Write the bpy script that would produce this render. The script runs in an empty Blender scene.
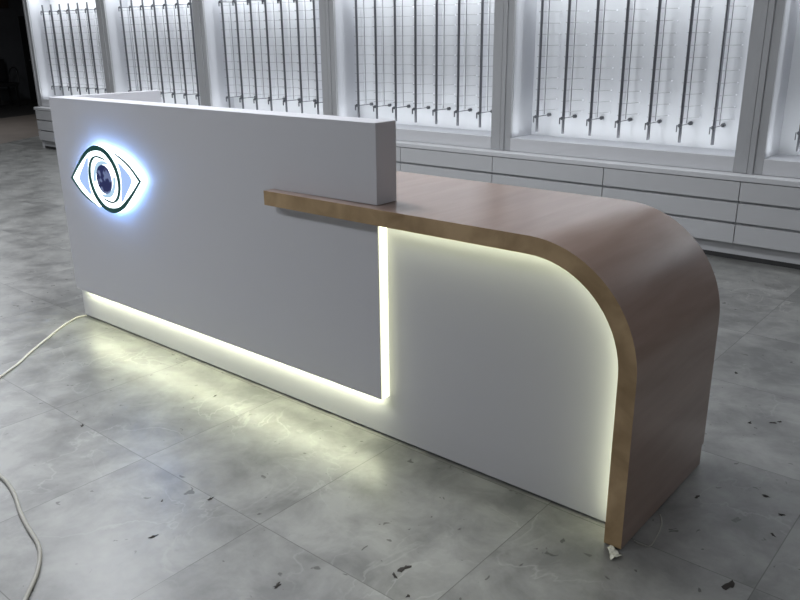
import bpy, bmesh, math, random
from mathutils import Vector, Matrix
random.seed(4)
col = bpy.context.scene.collection
SC = bpy.context.scene

# ------------------------------------------------------------------ materials
def newmat(name):
    m = bpy.data.materials.new(name); m.use_nodes = True
    nt = m.node_tree; b = nt.nodes['Principled BSDF']
    return m, nt, b
def plain(name, c, rough=.5, metal=0, noise=0.0, scale=6, spec=.5, bump=0):
    m, nt, b = newmat(name)
    b.inputs['Roughness'].default_value = rough; b.inputs['Metallic'].default_value = metal
    b.inputs['Specular IOR Level'].default_value = spec
    tc = nt.nodes.new('ShaderNodeTexCoord'); n = nt.nodes.new('ShaderNodeTexNoise')
    n.inputs['Scale'].default_value = scale; n.inputs['Detail'].default_value = 4
    nt.links.new(tc.outputs['Object'], n.inputs['Vector'])
    r = nt.nodes.new('ShaderNodeMix'); r.data_type = 'RGBA'
    r.inputs['A'].default_value = (*[x*(1-noise) for x in c], 1); r.inputs['B'].default_value = (*[min(1, x*(1+noise)) for x in c], 1)
    nt.links.new(n.outputs['Fac'], r.inputs['Factor']); nt.links.new(r.outputs['Result'], b.inputs['Base Color'])
    if bump:
        bp = nt.nodes.new('ShaderNodeBump'); bp.inputs['Strength'].default_value = bump; bp.inputs['Distance'].default_value = .002
        nt.links.new(n.outputs['Fac'], bp.inputs['Height']); nt.links.new(bp.outputs['Normal'], b.inputs['Normal'])
    return m
def emit(name, c, s):
    m, nt, b = newmat(name)
    b.inputs['Base Color'].default_value = (.8, .8, .8, 1)
    b.inputs['Emission Color'].default_value = (*c, 1); b.inputs['Emission Strength'].default_value = s
    return m
def wood(name, dark, light, sc, rough, spec, sheen_bump=.15, wavedist=6, axis_scale=(1, 1, 1)):
    m, nt, b = newmat(name)
    tc = nt.nodes.new('ShaderNodeTexCoord'); mp = nt.nodes.new('ShaderNodeMapping')
    mp.inputs['Scale'].default_value = axis_scale
    nt.links.new(tc.outputs['Object'], mp.inputs['Vector'])
    n = nt.nodes.new('ShaderNodeTexNoise'); n.inputs['Scale'].default_value = sc; n.inputs['Detail'].default_value = 8; n.inputs['Distortion'].default_value = .6
    n2 = nt.nodes.new('ShaderNodeTexNoise'); n2.inputs['Scale'].default_value = sc*.22; n2.inputs['Detail'].default_value = 3; n2.inputs['Distortion'].default_value = wavedist*.3
    for k in (n, n2): nt.links.new(mp.outputs['Vector'], k.inputs['Vector'])
    mx = nt.nodes.new('ShaderNodeMath'); mx.operation = 'MULTIPLY_ADD'; mx.inputs[1].default_value = .5
    h = nt.nodes.new('ShaderNodeMath'); h.operation = 'MULTIPLY'; h.inputs[1].default_value = .5
    nt.links.new(n2.outputs['Fac'], h.inputs[0]); nt.links.new(n.outputs['Fac'], mx.inputs[0]); nt.links.new(h.outputs[0], mx.inputs[2])
    r = nt.nodes.new('ShaderNodeValToRGB'); r.color_ramp.elements[0].position = .36; r.color_ramp.elements[1].position = .64
    r.color_ramp.elements[0].color = (*dark, 1); r.color_ramp.elements[1].color = (*light, 1)
    nt.links.new(mx.outputs[0], r.inputs['Fac']); nt.links.new(r.outputs['Color'], b.inputs['Base Color'])
    b.inputs['Roughness'].default_value = rough; b.inputs['Specular IOR Level'].default_value = spec
    bp = nt.nodes.new('ShaderNodeBump'); bp.inputs['Strength'].default_value = sheen_bump; bp.inputs['Distance'].default_value = .0015
    nt.links.new(n.outputs['Fac'], bp.inputs['Height']); nt.links.new(bp.outputs['Normal'], b.inputs['Normal'])
    return m

def floor_mat(name, gx, gy, base, dark, grout, rough):
    m, nt, b = newmat(name); L = nt.links
    def N(t, **k):
        n = nt.nodes.new(t)
        for a, v in k.items(): setattr(n, a, v)
        return n
    def M(op, a, bb=None, c=None):
        n = N('ShaderNodeMath', operation=op)
        for i, v in enumerate((a, bb, c)):
            if v is None: continue
            if isinstance(v, (int, float)): n.inputs[i].default_value = v
            else: L.new(v, n.inputs[i])
        return n.outputs[0]
    geo = N('ShaderNodeNewGeometry'); sep = N('ShaderNodeSeparateXYZ'); L.new(geo.outputs['Position'], sep.inputs[0])
    X, Y = sep.outputs['X'], sep.outputs['Y']
    def line(c, off, per, wd):
        t = M('DIVIDE', M('SUBTRACT', c, off), per)
        fr = M('SUBTRACT', t, M('FLOOR', M('ADD', t, .5)))
        d = M('MULTIPLY', M('ABSOLUTE', fr), per)
        return M('LESS_THAN', d, wd), M('FLOOR', t)
    lx, ix = line(X, *gx, .0014); ly, iy = line(Y, *gy, .0014)
    g = M('MAXIMUM', lx, ly)
    # tile tone
    cmb = N('ShaderNodeCombineXYZ'); L.new(ix, cmb.inputs[0]); L.new(iy, cmb.inputs[1])
    wn = N('ShaderNodeTexWhiteNoise', noise_dimensions='2D'); L.new(cmb.outputs[0], wn.inputs['Vector'])
    # shifted coordinates per tile
    sh = N('ShaderNodeVectorMath', operation='MULTIPLY_ADD'); sh.inputs[1].default_value = (7, 5, 3)
    L.new(wn.outputs['Color'], sh.inputs[0]); L.new(geo.outputs['Position'], sh.inputs[2])
    n1 = N('ShaderNodeTexNoise'); n1.inputs['Scale'].default_value = 5.5; n1.inputs['Detail'].default_value = 9; n1.inputs['Roughness'].default_value = .62; n1.inputs['Distortion'].default_value = .25; L.new(sh.outputs[0], n1.inputs['Vector'])
    # light veins : ridged noise
    n2 = N('ShaderNodeTexNoise'); n2.inputs['Scale'].default_value = 3.2; n2.inputs['Detail'].default_value = 5; n2.inputs['Distortion'].default_value = .7; L.new(sh.outputs[0], n2.inputs['Vector'])
    rid = M('ABSOLUTE', M('SUBTRACT', n2.outputs['Fac'], .5)); vein = M('SUBTRACT', 1, M('MULTIPLY', rid, 75)); vein = M('MAXIMUM', vein, 0)
    n3 = N('ShaderNodeTexNoise'); n3.inputs['Scale'].default_value = 2.1; n3.inputs['Detail'].default_value = 2; L.new(geo.outputs['Position'], n3.inputs['Vector'])
    vein = M('MULTIPLY', vein, M('MAXIMUM', M('MULTIPLY', M('SUBTRACT', n3.outputs['Fac'], .44), 5), 0)); vein = M('MINIMUM', vein, 1)
    # dark chips
    n4 = N('ShaderNodeTexNoise'); n4.inputs['Scale'].default_value = 24; n4.inputs['Detail'].default_value = 2.5; n4.inputs['Distortion'].default_value = .6
    L.new(geo.outputs['Position'], n4.inputs['Vector'])
    chip = M('MINIMUM', M('MAXIMUM', M('MULTIPLY', M('SUBTRACT', n4.outputs['Fac'], .70), 40), 0), 1)
    r = N('ShaderNodeValToRGB'); r.color_ramp.elements[0].position = .36; r.color_ramp.elements[1].position = .64
    r.color_ramp.elements[0].color = (*dark, 1); r.color_ramp.elements[1].color = (*base, 1); L.new(n1.outputs['Fac'], r.inputs['Fac'])
    def mix(f, a, bcol):
        n = N('ShaderNodeMix', data_type='RGBA'); L.new(f, n.inputs['Factor']); L.new(a, n.inputs['A']); n.inputs['B'].default_value = (*bcol, 1); return n.outputs['Result']
    c = mix(M('MULTIPLY', vein, .28), r.outputs['Color'], tuple(min(1, x*1.7) for x in base))
    c = mix(M('MULTIPLY', chip, .75), c, (.03, .028, .025))
    c = mix(M('MULTIPLY', g, .7), c, grout)
    L.new(c, b.inputs['Base Color'])
    b.inputs['Specular IOR Level'].default_value = .85
    rr = M('MULTIPLY_ADD', n1.outputs['Fac'], .16, rough-.08); L.new(rr, b.inputs['Roughness'])
    bp = N('ShaderNodeBump'); bp.inputs['Strength'].default_value = .12; bp.inputs['Distance'].default_value = .003
    L.new(M('SUBTRACT', n1.outputs['Fac'], M('MULTIPLY', g, .5)), bp.inputs['Height']); L.new(bp.outputs['Normal'], b.inputs['Normal'])
    return m

W_desk = plain('white_lacquer', (.60, .60, .63), .42, noise=.015, scale=3)
W_case = plain('white_case_board', (.52, .53, .56), .45, noise=.02)
W_frame = plain('white_case_frame', (.57, .575, .59), .45, noise=.02)
W_back = plain('case_back_board', (.62, .635, .66), .38, noise=.10, scale=2.4)
W_draw = plain('drawer_board', (.50, .505, .515), .5, noise=.02)
DARKGAP = plain('recess_shadow_grey', (.5, .51, .52), .6)
W_stile = plain('shaded_white_stile', (.38, .385, .395), .45, noise=.02)  # same white frame, colour darkened for the weaker light on the stiles
PLINTH_SHADOW = plain('plinth_shadow_black', (.03, .03, .03), .6)
METAL = plain('dark_rod_metal', (.15, .155, .17), .3, .7, noise=.1)
FIN = plain('satin_rod_side', (.78, .79, .82), .35, .1)
THIN = plain('thin_grey_rail', (.13, .135, .15), .4, .4)
PEG = plain('clear_peg_plastic', (.36, .365, .38), .15, spec=.9)
TIP = plain('peg_tip_glint', (.95, .96, 1.0), .08, spec=1)  # near-white colour imitates the sparkle on the clear peg ends
OAK = wood('oak_edge', (.30, .20, .10), (.54, .38, .215), 9, .45, .4, axis_scale=(1.2, 1.2, 1.2))
VEN = wood('brown_veneer', (.275, .182, .138), (.35, .240, .190), 26, .28, .5, .03, axis_scale=(1, .12, 1))
FLOOR = floor_mat('marble_tile', (.882, .6015), (-.592, .62), (.285, .286, .272), (.145, .146, .14), (.06, .06, .055), .34)
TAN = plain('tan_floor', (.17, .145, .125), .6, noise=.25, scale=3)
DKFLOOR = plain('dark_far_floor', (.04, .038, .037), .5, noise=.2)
FARWALL = plain('unlit_far_wall', (.07, .073, .08), .7, noise=.3, scale=1.5)  # dark colour stands in for the missing light in the far room
BLACK = plain('black_void', (.004, .004, .004), .7)
CEIL = plain('ceiling_paint', (.45, .45, .45), .8, noise=.03)
WALL = plain('wall_paint', (.35, .35, .36), .8, noise=.04)
CABLE = plain('cable_sheath', (.62, .60, .54), .5, noise=.05)
CABLE2 = plain('grey_cable_sheath', (.42, .41, .37), .5, noise=.05)
LED = emit('warm_led', (.95, 1, .68), 10)
LEDSIDE = emit('warm_led_side', (.97, 1, .70), 1.35)

_b = VEN.node_tree.nodes['Principled BSDF']; _b.inputs['Coat Weight'].default_value = .48; _b.inputs['Coat Roughness'].default_value = .22; _b.inputs['Coat IOR'].default_value = 1.7
# ------------------------------------------------------------------ helpers
def link_mesh(name, bm, mat, parent=None, smooth=False, bevel=0, seg=2):
    if bevel:
        bmesh.ops.bevel(bm, geom=[e for e in bm.edges], offset=bevel, segments=seg, affect='EDGES', profile=.6)
    bmesh.ops.recalc_face_normals(bm, faces=bm.faces)
    if parent is not None:
        bmesh.ops.translate(bm, verts=bm.verts, vec=-parent_origin(parent))
    me = bpy.data.meshes.new(name); bm.to_mesh(me); bm.free()
    mats = mat if isinstance(mat, (list, tuple)) else [mat]
    for m in mats: me.materials.append(m)
    if smooth:
        for p in me.polygons: p.use_smooth = True
    o = bpy.data.objects.new(name, me); col.objects.link(o)
    if parent is not None: o.parent = parent
    return o
def parent_origin(p):
    v = Vector((0, 0, 0))
    while p is not None: v += p.location; p = p.parent
    return v
def add_box(bm, x0, x1, y0, y1, z0, z1):
    g = bmesh.ops.create_cube(bm, size=1)
    bmesh.ops.transform(bm, matrix=Matrix.Translation(((x0+x1)/2, (y0+y1)/2, (z0+z1)/2)) @ Matrix.Diagonal((abs(x1-x0), abs(y1-y0), abs(z1-z0), 1)), verts=g['verts'])
def box(name, x0, x1, y0, y1, z0, z1, mat, parent=None, bevel=0):
    bm = bmesh.new(); add_box(bm, x0, x1, y0, y1, z0, z1)
    return link_mesh(name, bm, mat, parent, bevel=bevel)
def add_tube(bm, pts, r, seg=10, cap=True):
    pts = [Vector(p) for p in pts]; rings = []
    for i, p in enumerate(pts):
        t = (pts[min(i+1, len(pts)-1)]-pts[max(i-1, 0)]).normalized()
        a = t.cross(Vector((0, 0, 1)));
        if a.length < .05: a = t.cross(Vector((1, 0, 0)))
        a.normalize(); b_ = t.cross(a)
        rings.append([bm.verts.new(p + r*(math.cos(2*math.pi*k/seg)*a + math.sin(2*math.pi*k/seg)*b_)) for k in range(seg)])
    for i in range(len(rings)-1):
        for k in range(seg): bm.faces.new((rings[i][k], rings[i][(k+1) % seg], rings[i+1][(k+1) % seg], rings[i+1][k]))
    if cap: bm.faces.new(rings[0]); bm.faces.new(rings[-1][::-1])
def prism_xz(bm, pts, y0, y1):
    """polygon in the x-z plane, extruded along y"""
    a = [bm.verts.new((x, y0, z)) for x, z in pts]; b_ = [bm.verts.new((x, y1, z)) for x, z in pts]
    n = len(pts)
    bm.faces.new(a); bm.faces.new(b_[::-1])
    for i in range(n): bm.faces.new((a[i], b_[i], b_[(i+1) % n], a[(i+1) % n]))
def catmull(pts, n=8, closed=False):
    out = []; P = [Vector(p) for p in pts]; N_ = len(P)
    for i in range(N_ if closed else N_-1):
        if closed: p0, p1, p2, p3 = P[(i-1) % N_], P[i], P[(i+1) % N_], P[(i+2) % N_]
        else: p0, p1, p2, p3 = P[max(i-1, 0)], P[i], P[i+1], P[min(i+2, N_-1)]
        for k in range(n):
            t = k/n
            out.append(.5*((2*p1)+(p2-p0)*t+(2*p0-5*p1+4*p2-p3)*t*t+(3*p1-p0-3*p2+p3)*t**3))
    if not closed: out.append(P[-1])
    return out
def empty(name, loc, label=None, cat=None, group=None):
    o = bpy.data.objects.new(name, None); col.objects.link(o); o.location = loc
    o.empty_display_size = .1
    if label: o['label'] = label; o['category'] = cat
    if group: o['group'] = group
    return o
def tag(o, label, cat, group=None):
    o['label'] = label; o['category'] = cat
    if group: o['group'] = group
    return o
def struct(o): o['kind'] = 'structure'; return o

# ------------------------------------------------------------------ room shell
YL = 3.122                        # drawer fronts
YB = YL + .1034 + .2982           # face of the case back boards
XE = -6.78                        # left end of the display wall
XR = 4.006
WY = YB + .035                    # wall behind the cases
def poly_floor(name, pts, mat, z0=-.06, z1=0):
    bm = bmesh.new(); a = [bm.verts.new((x, y, z1)) for x, y in pts]; b_ = [bm.verts.new((x, y, z0)) for x, y in pts]
    bm.faces.new(a); bm.faces.new(b_[::-1]); n = len(pts)
    for i in range(n): bm.faces.new((a[i], b_[i], b_[(i+1) % n], a[(i+1) % n]))
    return struct(link_mesh(name, bm, mat))
poly_floor('floor', [(-7.0, -5), (6.2, -5), (6.2, 9.5), (-9.5, 9.5), (-8.3, 4.12), (-7.3, 2.52)], FLOOR)
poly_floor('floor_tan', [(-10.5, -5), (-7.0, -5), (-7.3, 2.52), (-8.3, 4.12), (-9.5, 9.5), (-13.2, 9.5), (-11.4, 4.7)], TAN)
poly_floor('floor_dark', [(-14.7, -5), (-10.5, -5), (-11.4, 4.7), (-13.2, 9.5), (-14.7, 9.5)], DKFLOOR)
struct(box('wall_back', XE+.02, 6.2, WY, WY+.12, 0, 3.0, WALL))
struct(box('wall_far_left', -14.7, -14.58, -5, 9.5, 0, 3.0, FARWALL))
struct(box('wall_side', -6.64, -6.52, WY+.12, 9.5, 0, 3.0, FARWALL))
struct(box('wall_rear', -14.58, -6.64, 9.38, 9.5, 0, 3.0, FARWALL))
struct(box('wall_right', 6.2, 6.32, -5, WY+.12, 0, 3.0, WALL))
struct(box('wall_front', -14.58, 6.2, -5.12, -5, 0, 3.0, WALL))
struct(box('ceiling', -14.7, 6.32, -5.12, 9.5, 3.0, 3.1, CEIL))
d1 = struct(box('door_1', -14.578, -14.54, 6.83, 7.75, 0, 1.86, BLACK, bevel=.004))
h = box('door_handle', -14.54, -14.50, 6.90, 7.02, .92, .94, METAL, d1, .003)
struct(box('baseboard_far', -14.578, -14.555, -4.9, 6.81, 0, .09, DKFLOOR))

# ------------------------------------------------------------------ reception desk
A, ZK, DK, LX, YW, TW, ZT, XS, TT, TD, RR = 2.04, .1653, .0425, 2.956, -.045, .051, .8422, 1.546, .0967, .558, .3344
HH = 1.10
desk = empty('reception_desk', (1.5, .3, 0), 'long white reception desk with wooden waterfall counter curving down to the floor', 'desk')
# tall front panel with a slot for the counter
bm = bmesh.new()
prism_xz(bm, [(0, ZK), (A, ZK), (A, ZT-TW-.001), (XS-.001, ZT-TW-.001), (XS-.001, ZT+.001), (A, ZT+.001), (A, HH), (0, HH)], 0, TT)
link_mesh('front_panel', bm, W_desk, desk, bevel=.0012, seg=1)
box('side_return', .0, .05, TT+.001, .57, .06, HH, W_desk, desk, .0012)
box('inner_worktop', .052, XS-.004, TT+.001, .549, .735, .765, W_desk, desk, .001)
box('inner_side_board', XS-.03, XS-.005, TT+.001, .55, .02, .733, W_desk, desk)
# recessed white board: long plinth strip and the field under the arch
def arch(off, n=18):
    R_ = RR-off; cx, cz = LX-RR, ZT-RR
    return [(cx+R_*math.sin(a), cz+R_*math.cos(a)) for a in [math.pi/2*k/n for k in range(n+1)]]
g0 = .009
inn = arch(TW+.001)
bm = bmesh.new()
prism_xz(bm, [(-.035, g0), (LX-TW-.001, g0)] + inn[::-1] + [(A+.001, ZT-TW-.001), (A+.001, ZK-.001), (-.035, ZK-.001)], DK, TT-.002)
link_mesh('recessed_panel', bm, W_desk, desk)
box('base_runner', .02, LX-.07, .062, .50, 0, g0-.001, PLINTH_SHADOW, desk)
box('rear_panel', A+.01, LX-TW-.06, .47, .488, .02, ZT-TW-.08-.0, W_desk, desk)
# waterfall counter
out = arch(0)
inn2 = arch(TW)
prof = [(XS, ZT)] + out + [(LX, .075), (LX-TW, .075)] + inn2[::-1] + [(XS, ZT-TW)]
bm = bmesh.new(); prism_xz(bm, prof, YW, TD)
bm.faces.ensure_lookup_table()
# notch at the back foot of the leg
for f in bm.faces:
    n = f.normal
f_side = list(bm.faces)
bmesh.ops.recalc_face_normals(bm, faces=bm.faces)
for f in bm.faces: f.material_index = 0 if abs(f.normal.y) > .9 else 1
wc = link_mesh('waterfall_counter', bm, [OAK, VEN], desk)
for p in wc.data.polygons: p.use_smooth = abs(p.normal.y) < .9
for e in wc.data.edges: pass
ft = box('leg_foot', LX-TW, LX, YW, TD-.014, .006, .075, [OAK, VEN], desk)
for p in ft.data.polygons: p.material_index = 0 if abs(p.normal.y) > .9 else 1
wc.data.set_sharp_from_angle(angle=math.radians(35))
# warm strips
box('side_light_strip', A+.0002, A+.004, .005, DK-.001, ZK+.0, ZT-TW-.004, LEDSIDE, desk)
box('lower_light_strip', .03, A-.01, .016, .030, ZK-.004, ZK-.0005, LED, desk)
# strip on the underside of the arch
def strip_curve(off0, off1, y0, y1, nm, mat):
    a0, a1 = arch(off0), arch(off1)
    p = [(A+.03, ZT-off0)] + a0 + [(LX-off0, .03), (LX-off1, .03)] + a1[::-1] + [(A+.03, ZT-off1)]
    b_ = bmesh.new(); prism_xz(b_, p, y0, y1); return link_mesh(nm, b_, mat, desk)
strip_curve(TW+.0005, TW+.004, .004, .020, 'arch_light_strip', LED)

# ------------------------------------------------------------------ eye sign
EX, EZ = .4627, .767
sign = empty('eye_sign', (EX, 0, EZ), 'glowing white eye-shaped logo sign with dark green outline on the desk front', 'sign')
Ao = [(-.2913,-.0215),(-.235,.0301),(-.1772,.0805),(-.1241,.1183),(-.0542,.1442),(.0068,.1409),(.056,.122),(.0999,.083),(.125,.0318),(.1268,-.0184),(.1087,-.0641),(.0803,-.0895),(.0414,-.1002),(-.0027,-.0959),(-.0317,-.0844)]
Ai = [(-.2773,-.0185),(-.2198,.0315),(-.1645,.0742),(-.1125,.1082),(-.0591,.1249),(-.0036,.1265),(.0401,.1114),(.0826,.0764),(.1075,.0301),(.112,-.02),(.0959,-.0619),(.0674,-.0874),(.0387,-.0946),(-.0014,-.0905),(-.0317,-.0844)]
Co = [(-.2913,-.0215),(-.2323,-.0694),(-.1679,-.1044),(-.0745,-.1328)]
Ci = [(-.2793,-.0188),(-.2262,-.0649),(-.1623,-.1002),(-.0745,-.1328)]
def sm(l, n=5): return [(p.x, p.y) for p in catmull([(a, b, 0) for a, b in l], n)]
def rot(l): return [(-a, -b) for a, b in l]
def band(name, o_, i_, mat, y0, y1):
    i_ = [(o[0]+(i[0]-o[0])*1.25, o[1]+(i[1]-o[1])*1.25) for o, i in zip(o_, i_)]
    a, b_ = sm(o_), sm(i_); bm = bmesh.new(); n = len(a)
    vs = [[bm.verts.new((EX+x, y, EZ+z)) for x, z in L_] for y in (y0, y1) for L_ in (a, b_)]
    fo, fi, bo, bi = vs
    for k in range(n-1):
        bm.faces.new((fo[k], fo[k+1], fi[k+1], fi[k])); bm.faces.new((bo[k], bi[k], bi[k+1], bo[k+1]))
        bm.faces.new((fo[k], bo[k], bo[k+1], fo[k+1])); bm.faces.new((fi[k], fi[k+1], bi[k+1], bi[k]))
    bm.faces.new((fo[0], fi[0], bi[0], bo[0]))
    bmesh.ops.remove_doubles(bm, verts=bm.verts, dist=1e-6)
    return link_mesh(name, bm, mat, sign)
half = [(-.2913,-.0215)] + sm(Ao)[1:31]                    # left tip over the top
top = [p for p in half]
uD = [(.0745, .1328), (.1679, .1044), (.2323, .0694)]
hull = top + uD
hull = hull + rot(hull)
WGLOW = emit('sign_face_white', (.84, .95, 1.0), 2.6)
BGLOW = emit('sign_side_blue', (.15, .39, 1.0), 17)
PATCH = emit('sign_inner_blue', (.38, .55, .92), .95)
PATCH2 = emit('sign_inner_cyan', (.50, .74, .95), .8)
for q_ in (PATCH, PATCH2): q_.node_tree.nodes['Principled BSDF'].inputs['Base Color'].default_value = (.05, .05, .06, 1)
GREEN = plain('sign_outline_green', (.018, .11, .10), .35)
bm = bmesh.new(); prism_xz(bm, hull, -.032, -.023); link_mesh('acrylic_body', bm, WGLOW, sign)
bm = bmesh.new(); prism_xz(bm, [(x*.93, z*.90) for x, z in hull], -.0228, -.0205)
for v in bm.verts: v.co.x += EX; v.co.z += EZ
link_mesh('halo_light', bm, BGLOW, sign)
ob = sign.children[0]
for v in ob.data.vertices: v.co.x += EX; v.co.z += EZ
for s in (1, -1):
    f = (lambda l: l) if s == 1 else rot
    band('outline_swoosh', f(Ao), f(Ai), GREEN, -.0355, -.0322)
    band('outline_tail', f(Co), f(Ci), GREEN, -.0355, -.0322)
    p1 = f([(-.1957,-.0155),(-.1629,.0256),(-.1303,.0554),(-.1412,.0048),(-.1424,-.0332),(-.1357,-.0589),(-.165,-.045)])
    p2 = f([(-.0939,-.0125),(-.078,.0338),(-.0451,.07),(.0087,.082),(.0438,.0708),(.0036,.0665),(-.0418,.0475),(-.0667,.0152),(-.0733,-.0138)])
    for nm, pp, mt in (('corner_lens', p1, PATCH), ('crescent_lens', p2, PATCH2)):
        mx_, mz_ = sum(a for a, b in pp)/len(pp), sum(b for a, b in pp)/len(pp)
        ks = 1.5 if nm == 'corner_lens' else 1.0
        pp = [(mx_+(a-mx_)*ks, mz_+(b-mz_)*ks) for a, b in pp]
        q = [(v.x, v.y) for v in catmull([(a, b, 0) for a, b in pp], 5, True)]
        bm = bmesh.new(); prism_xz(bm, [(EX+x, EZ+z) for x, z in q], -.0332, -.0322); link_mesh(nm, bm, mt, sign)
m, nt, b = newmat('iris_navy')
tc = nt.nodes.new('ShaderNodeTexCoord'); v = nt.nodes.new('ShaderNodeTexNoise'); v.inputs['Scale'].default_value = 26; v.inputs['Detail'].default_value = 1.5
nt.links.new(tc.outputs['Object'], v.inputs['Vector'])
r = nt.nodes.new('ShaderNodeValToRGB'); r.color_ramp.elements[0].position = .50; r.color_ramp.elements[1].position = .56
r.color_ramp.elements[0].color = (.018, .022, .095, 1); r.color_ramp.elements[1].color = (.16, .20, .36, 1)
nt.links.new(v.outputs['Fac'], r.inputs['Fac']); nt.links.new(r.outputs['Color'], b.inputs['Base Color'])
nt.links.new(r.outputs['Color'], b.inputs['Emission Color']); b.inputs['Emission Strength'].default_value = .45
b.inputs['Roughness'].default_value = .3
bm = bmesh.new(); prism_xz(bm, [(EX+.0605*math.cos(2*math.pi*k/48), EZ+.064*math.sin(2*math.pi*k/48)) for k in range(48)], -.0355, -.0322)
link_mesh('iris_disc', bm, m, sign)

# ------------------------------------------------------------------ display wall
YU = YL + .1034
S0, SW = -.4919, .8982
case_words = ['leftmost display case', 'second display case from left', 'third display case from left', 'fourth display case from left', 'fifth display case from left', 'display case at right edge']
ZU0, ZU1 = .532, 2.14
OP0, OP1 = .626, 1.93
ws = .086
# base cabinets
def make_cabinet(x0, xa=0):
    c = empty('base_cabinet', (x0+SW/2, YL+.2, 0))
    bm = bmesh.new(); add_box(bm, x0+xa+.0015, x0+SW-.0015, YL+.026, WY-.004, .105, .4975)
    link_mesh('carcass', bm, DARKGAP, c)
    box('plinth', x0+(xa+.02 if xa else 0)+.0005, x0+SW-.0005, YL+.053, YL+.075, 0.0, .103, W_draw, c)
    for k in range(3):
        z0 = .112+k*.1325
        box('drawer', x0+xa+.0025, x0+SW-.0025, YL, YL+.024, z0, z0+.1165, W_draw, c, .0015)
    box('floor_shadow_strip', x0+(xa+.02 if xa else 0)-.0, x0+SW, YL+.049, YL+.0525, 0.0, .03, PLINTH_SHADOW, c)  # black strip imitates the line of shadow along the plinth foot
    return c
def copy_tree(o, dx):
    c = o.copy(); col.objects.link(c); c.location.x += dx
    for ch in o.children:
        k = ch.copy(); col.objects.link(k); k.parent = c
        for g in ch.children:
            q = g.copy(); col.objects.link(q); q.parent = k
    return c
end_cab = make_cabinet(S0-7*SW, .09)
box('end_board', S0-7*SW+.0905, S0-7*SW+.1095, YL+.03, WY-.004, 0, .104, W_draw, end_cab)
proto = make_cabinet(S0-6*SW)
cabs = [end_cab, proto] + [copy_tree(proto, SW*k) for k in range(1, 11)]
for i, c in enumerate(cabs):
    tag(c, 'white three-drawer base cabinet under %s half of %s' % (('left', 'right')[i % 2], case_words[i//2]), 'cabinet', 'base cabinets along the display wall')
bt = box('ledge_top', XE+.075, S0+5*SW, YL-.008, WY-.003, .4985, .530, W_frame, None, .003)
tag(bt, 'long white ledge running on top of the drawer cabinets', 'ledge')

def make_case(x0):
    x1 = x0+2*SW; c = empty('display_case', (x0+SW, YU+.15, ZU0))
    e = .0008
    # stiles and rails
    box('frame_stile', x0+e, x0+ws, YU, YU+.022, ZU0, ZU1, W_stile, c, .0015)
    box('frame_stile', x1-ws, x1-e, YU, YU+.022, ZU0, ZU1, W_stile, c, .0015)
    box('frame_rail', x0+ws+e, x1-ws-e, YU, YU+.022, ZU0, OP0, W_frame, c, .0015)
    box('frame_rail', x0+ws+e, x1-ws-e, YU, YU+.022, OP1, ZU1, W_frame, c, .0015)
    # raised edge trim of the frame seam
    box('seam_trim', x0+e, x0+.034, YU-.012, YU-.0005, ZU0, ZU1, W_stile, c, .002)
    box('seam_trim', x1-.034, x1-e, YU-.012, YU-.0005, ZU0, ZU1, W_stile, c, .002)
    box('back_board', x0+e, x1-e, YB, YB+.02, ZU0, ZU1, W_back, c)
    box('side_board', x0+ws-.018, x0+ws, YU+.023, YB-.0005, OP0-.018, OP1+.018, W_case, c)
    box('side_board', x1-ws, x1-ws+.018, YU+.023, YB-.0005, OP0-.018, OP1+.018, W_case, c)
    box('bottom_board', x0+ws+e, x1-ws-e, YU+.023, YB-.0005, OP0-.018, OP0, W_case, c)
    box('top_board', x0+ws+e, x1-ws-e, YU+.023, YB-.0005, OP1, OP1+.018, W_case, c)
    return c
cp = make_case(S0-7*SW)
# leftmost case shows its outer side
cases = [cp] + [copy_tree(cp, 2*SW*k) for k in range(1, 6)]
clab = ['leftmost white lit display case with metal frame rods, beside the dark doorway',
        'second white lit display case from left, behind the far end of the desk',
        'third white lit display case from left, behind the desk front panel',
        'fourth white lit display case from left, behind the end of the white panel',
        'fifth white lit display case from left, large one above the wooden counter',
        'white lit display case cut off by the right edge of the photo']
for c, l in zip(cases, clab): tag(c, l, 'display case', 'lit display cases in the wall')
box('end_panel', XE-.012, XE-.0005, YU, WY, ZU0, ZU1, W_frame, cases[0])
hd = box('header_panel', XE, S0+5*SW, YU, YU+.03, ZU1+.001, 2.999, W_frame); tag(hd, 'white header panel above the row of display cases', 'panel')

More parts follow.
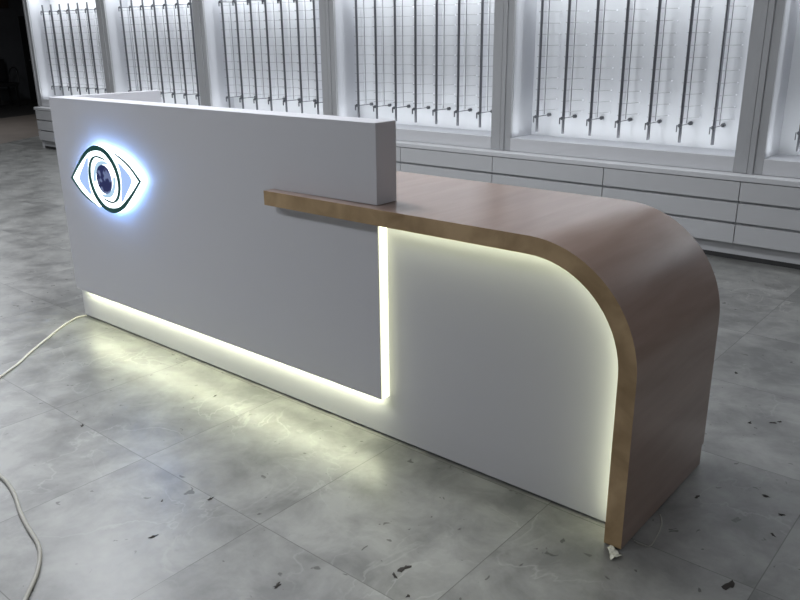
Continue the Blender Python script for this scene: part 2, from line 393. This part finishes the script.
# rods
RY = YL + .222
def make_rod(x):
    c = empty('frame_display_rod', (x, RY, .675))
    bm = bmesh.new(); add_tube(bm, [(x, RY, .672), (x, RY, 1.77)], .0100, 12)
    link_mesh('rod', bm, METAL, c, smooth=False)
    box('side_fin', x-.0045, x+.0045, RY+.0125, RY+.066, .785, 1.685, FIN, c, .001)
    bm = bmesh.new(); add_tube(bm, [(x, RY+.098, .79), (x, RY+.098, 1.68)], .0028, 6); link_mesh('thin_rail', bm, THIN, c)
    for z in (.782, 1.69):
        bm = bmesh.new(); add_tube(bm, [(x, RY-.024, z), (x, RY-.0006, z)], .0125, 10); 
        add_tube(bm, [(x, RY+.0105, z), (x, YB-.022, z)], .0032, 8)
        br = link_mesh('bracket', bm, METAL, c)
        bm = bmesh.new(); add_tube(bm, [(x, YB-.021, z), (x, YB-.010, z), (x, YB-.0006, z)], .0135, 14); link_mesh('wall_knob', bm, METAL, br)
        box('clip', x-.020, x-.0165, RY-.026, RY-.014, z-.042, z+.004, METAL, br)
    k = 0
    z = .825
    while z < 1.67:
        bm = bmesh.new()
        link_peg_front = bmesh.new(); add_tube(link_peg_front, [(x-.004, RY-.030, z+.001), (x-.004, RY-.0096, z)], .0022, 5)
        link_mesh('front_peg', link_peg_front, PEG, c)
        add_tube(bm, [(x+.0055, RY+.012, z), (x+.030, RY+.085, z), (x+.058, RY+.160, z)], .0013, 5)
        g = len(bm.faces)
        p = link_mesh('peg', bm, PEG, c)
        if True:
            bm = bmesh.new(); add_tube(bm, [(x+.0585, RY+.1605, z), (x+.0615, RY+.169, z)], .0050, 6); link_mesh('peg_tip', bm, TIP, p)
        z += .0757; k += 1
    return c
ordw = ['first', 'second', 'third', 'fourth', 'fifth', 'sixth', 'seventh']
x00 = S0-7*SW+.238
rp = make_rod(x00)
short = ['leftmost display case', 'second display case from left', 'third display case from left', 'fourth display case from left', 'fifth display case from left', 'case at right edge']
for ci in range(6):
    for ri in range(7):
        dx = 2*SW*ci + .2146*ri
        if ci == 0 and ri == 0: c = rp
        else: c = copy_tree(rp, dx)
        tag(c, 'slim dark metal display rod, %s from left in %s' % (ordw[ri], short[ci]), 'display rod', 'eyewear rods in the display cases')

# case lights: LED bars behind the frame, aimed at the back boards
def area(name, loc, rot_, sx, sy, power, color):
    l = bpy.data.lights.new(name, 'AREA'); l.shape = 'RECTANGLE'; l.size = sx; l.size_y = sy; l.energy = power; l.color = color
    o = bpy.data.objects.new(name, l); col.objects.link(o); o.location = loc; o.rotation_euler = rot_; return o
CW = (.93, .97, 1.0)
for k in range(6):
    x0 = S0-7*SW+2*SW*k; xc = x0+SW
    area('case_top_light', (xc, YU+.07, OP1-.012), (math.radians(18), 0, 0), 2*SW-2*ws-.1, .05, 6.5, CW)
    area('case_bottom_light', (xc, YU+.05, OP0+.012), (math.radians(180-18), 0, 0), 2*SW-2*ws-.1, .03, 2.6, CW)
    for s in (-1, 1):
        xs_ = xc+s*(SW-ws-.006)
        area('case_side_light', (xs_, YU+.045, (OP0+OP1)/2), (math.radians(90), 0, math.radians(62*s)), .03, OP1-OP0-.12, .35, CW)

area('under_panel_led', (A/2, .026, ZK-.006), (math.radians(-12), 0, 0), A-.06, .012, 2.1, (.97, 1, .68))
# ceiling lamps (unseen; front and far-left panels added as fill)
LAMP = emit('ceiling_lamp_panel', (.92, .95, 1), 2.0)
lamps = [(-4.5, .8), (-1.6, .7), (.9, .3), (-1.8, -2.4), (.6, -2.6), (-9.5, 3.0), (4.6, -.2)]
for i, (lx, ly) in enumerate(lamps):
    lo = box('ceiling_light', lx-(.66 if i in (3, 4) else .3), lx+(.66 if i in (3, 4) else .3), ly-.3, ly+.3, 2.975, 2.999, LAMP, None, .004)
    tag(lo, 'square white ceiling light panel %s' % ['above the dark left end', 'above the desk logo', 'above the wooden counter', 'added as fill over open floor left of the camera', 'added as fill over open floor beside the camera', 'added to brighten the tan floor at far left', 'near the right wall'][i], 'light', 'ceiling light panels')
    area('ceiling_lamp', (lx, ly, 2.97), (0, 0, 0), 1.3 if i in (3, 4) else .56, .56, [40, 38, 56, 47, 36, 45, 11][i], (.92, .95, 1.0))

# ------------------------------------------------------------------ floor things
def cable(name, pts, r, mat):
    p = catmull([(x, y, r) for x, y in pts], 8); bm = bmesh.new(); add_tube(bm, p, r, 8)
    return link_mesh(name, bm, mat, smooth=True)
tag(cable('power_cable', [(-.02, .041), (-.025, -.012), (.042, -.127), (.143, -.255), (.249, -.386), (.335, -.481), (.419, -.597), (.506, -.716), (.62, -.80)], .0048, CABLE),
    'thin white cable running along the floor from the left foot of the desk', 'cable')
tag(cable('floor_cable', [(.99, -.95), (1.094, -.949), (1.225, -.958), (1.29, -.963), (1.384, -.983), (1.496, -1.017), (1.599, -1.04), (1.672, -1.054), (1.731, -1.076), (1.805, -1.122), (1.881, -1.188), (1.991, -1.278), (2.1, -1.36)], .0058, CABLE2),
    'thicker grey-white cable curving over the floor in the bottom left corner', 'cable')
tag(cable('wire_loop', [(2.964, .022), (2.983, .018), (3.008, .024), (3.008, .062), (2.994, .143), (2.970, .19)], .0016, CABLE2),
    'thin wire loop lying in shadow beside the wooden leg', 'wire')
# crumpled wrapper at the foot of the leg
bm = bmesh.new()
rw = random.Random(3); grid = []
for a in range(7):
    row = []
    for b_ in range(5):
        t, q_ = a/6, b_/4
        wd = .010+.012*t
        row.append(bm.verts.new((2.926+.036*t+(q_-.5)*wd*.7+rw.uniform(-.002, .002), -.052-.034*t+(q_-.5)*wd*1.3+rw.uniform(-.002, .002), .003+rw.random()*.011*(1-abs(q_-.5)))))
    grid.append(row)
for a in range(6):
    for b_ in range(4):
        bm.faces.new((grid[a][b_], grid[a+1][b_], grid[a+1][b_+1])); bm.faces.new((grid[a][b_], grid[a+1][b_+1], grid[a][b_+1]))
o = link_mesh('crumpled_wrapper', bm, plain('wrapper_film', (.75, .73, .62), .25, noise=.4, scale=60))
md = o.modifiers.new('s', 'SOLIDIFY'); md.thickness = .0012
tag(o, 'small crumpled clear wrapper at the foot of the wooden leg', 'litter')
# small dark flakes of dirt
DIRT = plain('dirt_flake', (.035, .030, .026), .8, noise=.3, scale=40)
fl = [(3.235, .006, .026, 'black leaf-like scrap on the floor at lower right'), (3.019, .353, .010, 'dark dirt fleck on shaded floor right of the wooden leg'),
      (3.178, .49, .012, 'dark dirt fleck right of the leg near the tile joint'), (3.247, .416, .011, 'dark fleck beside the joint at the right edge'),
      (3.256, .297, .010, 'dark fleck on the tile right of the leg, nearer the camera'), (2.542, -.477, .018, 'dark scuffed flake at bottom centre of the floor'),
      (2.543, -.519, .012, 'smaller flake beside the bottom centre flake'), (2.619, -.557, .010, 'dark flake at the bottom edge of the floor'),
      (1.896, -.827, .012, 'dark dirt mark on the lower left floor tile'), (1.865, -.601, .012, 'dirt mark on the tile joint left of centre'),
      (1.757, -.703, .006, 'tiny round dark speck on the bluish floor patch'), (2.331, -.743, .012, 'dark smear left of bottom centre'),
      (1.099, -.603, .012, 'dark fleck on the far left tile joint'), (1.274, -.134, .009, 'dark fleck in the yellow light near the desk base'),
      (3.054, 1.009, .013, 'dark fleck on the floor beyond the right end of the desk'), (2.989, .956, .011, 'second dark fleck beyond the desk end, left of its neighbour'),
      (2.801, 1.382, .012, 'dark fleck behind the curved counter end on the far floor'), (3.071, 1.033, .010, 'dark fleck beyond the desk end, rightmost of three')]
for x, y, s, lab in fl:
    bm = bmesh.new(); n = 13; vs = []; a0 = random.random()*6
    for k in range(n):
        a = 2*math.pi*k/n; rr_ = s*(.35+.8*random.random()); px, py = rr_*1.3*math.cos(a), rr_*.62*math.sin(a)
        vs.append(bm.verts.new((x+px*math.cos(a0)-py*math.sin(a0), y+px*math.sin(a0)+py*math.cos(a0), .0008)))
    c_ = bm.verts.new((x, y, .0030))
    for k in range(n): bm.faces.new((vs[k], vs[(k+1) % n], c_))
    bm.faces.new(vs[::-1])
    tag(link_mesh('dirt_flake', bm, DIRT), lab, 'dirt', 'dirt flakes on the floor')

# ------------------------------------------------------------------ dark far corner things
ch = empty('dark_chair', (-14.1, 6.05, 0), 'barely visible black chair against the dark far wall at the left edge', 'chair')
BK = plain('black_chair', (.012, .012, .013), .4)
box('seat', -14.3, -13.85, 5.8, 6.28, .42, .50, BK, ch, .02)
box('backrest', -14.4, -14.33, 5.8, 6.26, .52, .98, BK, ch, .02)
for dx in (-14.28, -13.88):
    for dy in (5.83, 6.24): box('leg', dx-.015, dx+.015, dy-.015, dy+.015, 0, .419, BK, ch)
bm = bmesh.new(); add_tube(bm, catmull([(-14.3, 6.29, .45), (-14.28, 6.32, .72), (-14.1, 6.33, .80), (-13.92, 6.32, .72), (-13.88, 6.29, .46)], 6), .014, 8); link_mesh('armrest', bm, BK, ch, smooth=True)
pc = box('wall_box', -14.578, -14.50, 6.0, 6.62, 2.02, 2.30, plain('brown_box', (.05, .03, .02), .6, noise=.3), None, .01)
tag(pc, 'dim brown box high on the dark far wall at the top left corner', 'box')

# ------------------------------------------------------------------ camera and world
cam = bpy.data.cameras.new('camera'); co = bpy.data.objects.new('camera', cam); col.objects.link(co)
r_ = Vector((.76540414, .64347372, -.00990328)); u_ = Vector((-.19744075, .24944415, .94804787)); f_ = Vector((-.6125142, .72368446, -.31797352))
M_ = Matrix((r_, u_, -f_)).transposed().to_4x4(); M_.translation = (3.67942716, -1.82945719, 1.35031868)
co.matrix_world = M_
cam.sensor_fit = 'HORIZONTAL'; cam.sensor_width = 36; cam.lens = 785.5764/800*36; cam.clip_start = .02
SC.camera = co
w = bpy.data.worlds.new('world'); SC.world = w; w.use_nodes = True
w.node_tree.nodes['Background'].inputs[0].default_value = (.5, .55, .65, 1); w.node_tree.nodes['Background'].inputs[1].default_value = .05
SC.view_settings.view_transform = 'Standard'
SC.view_settings.exposure = .09
SC.cycles.max_bounces = 8; SC.cycles.use_denoising = True
SC.cycles.sample_clamp_indirect = 6
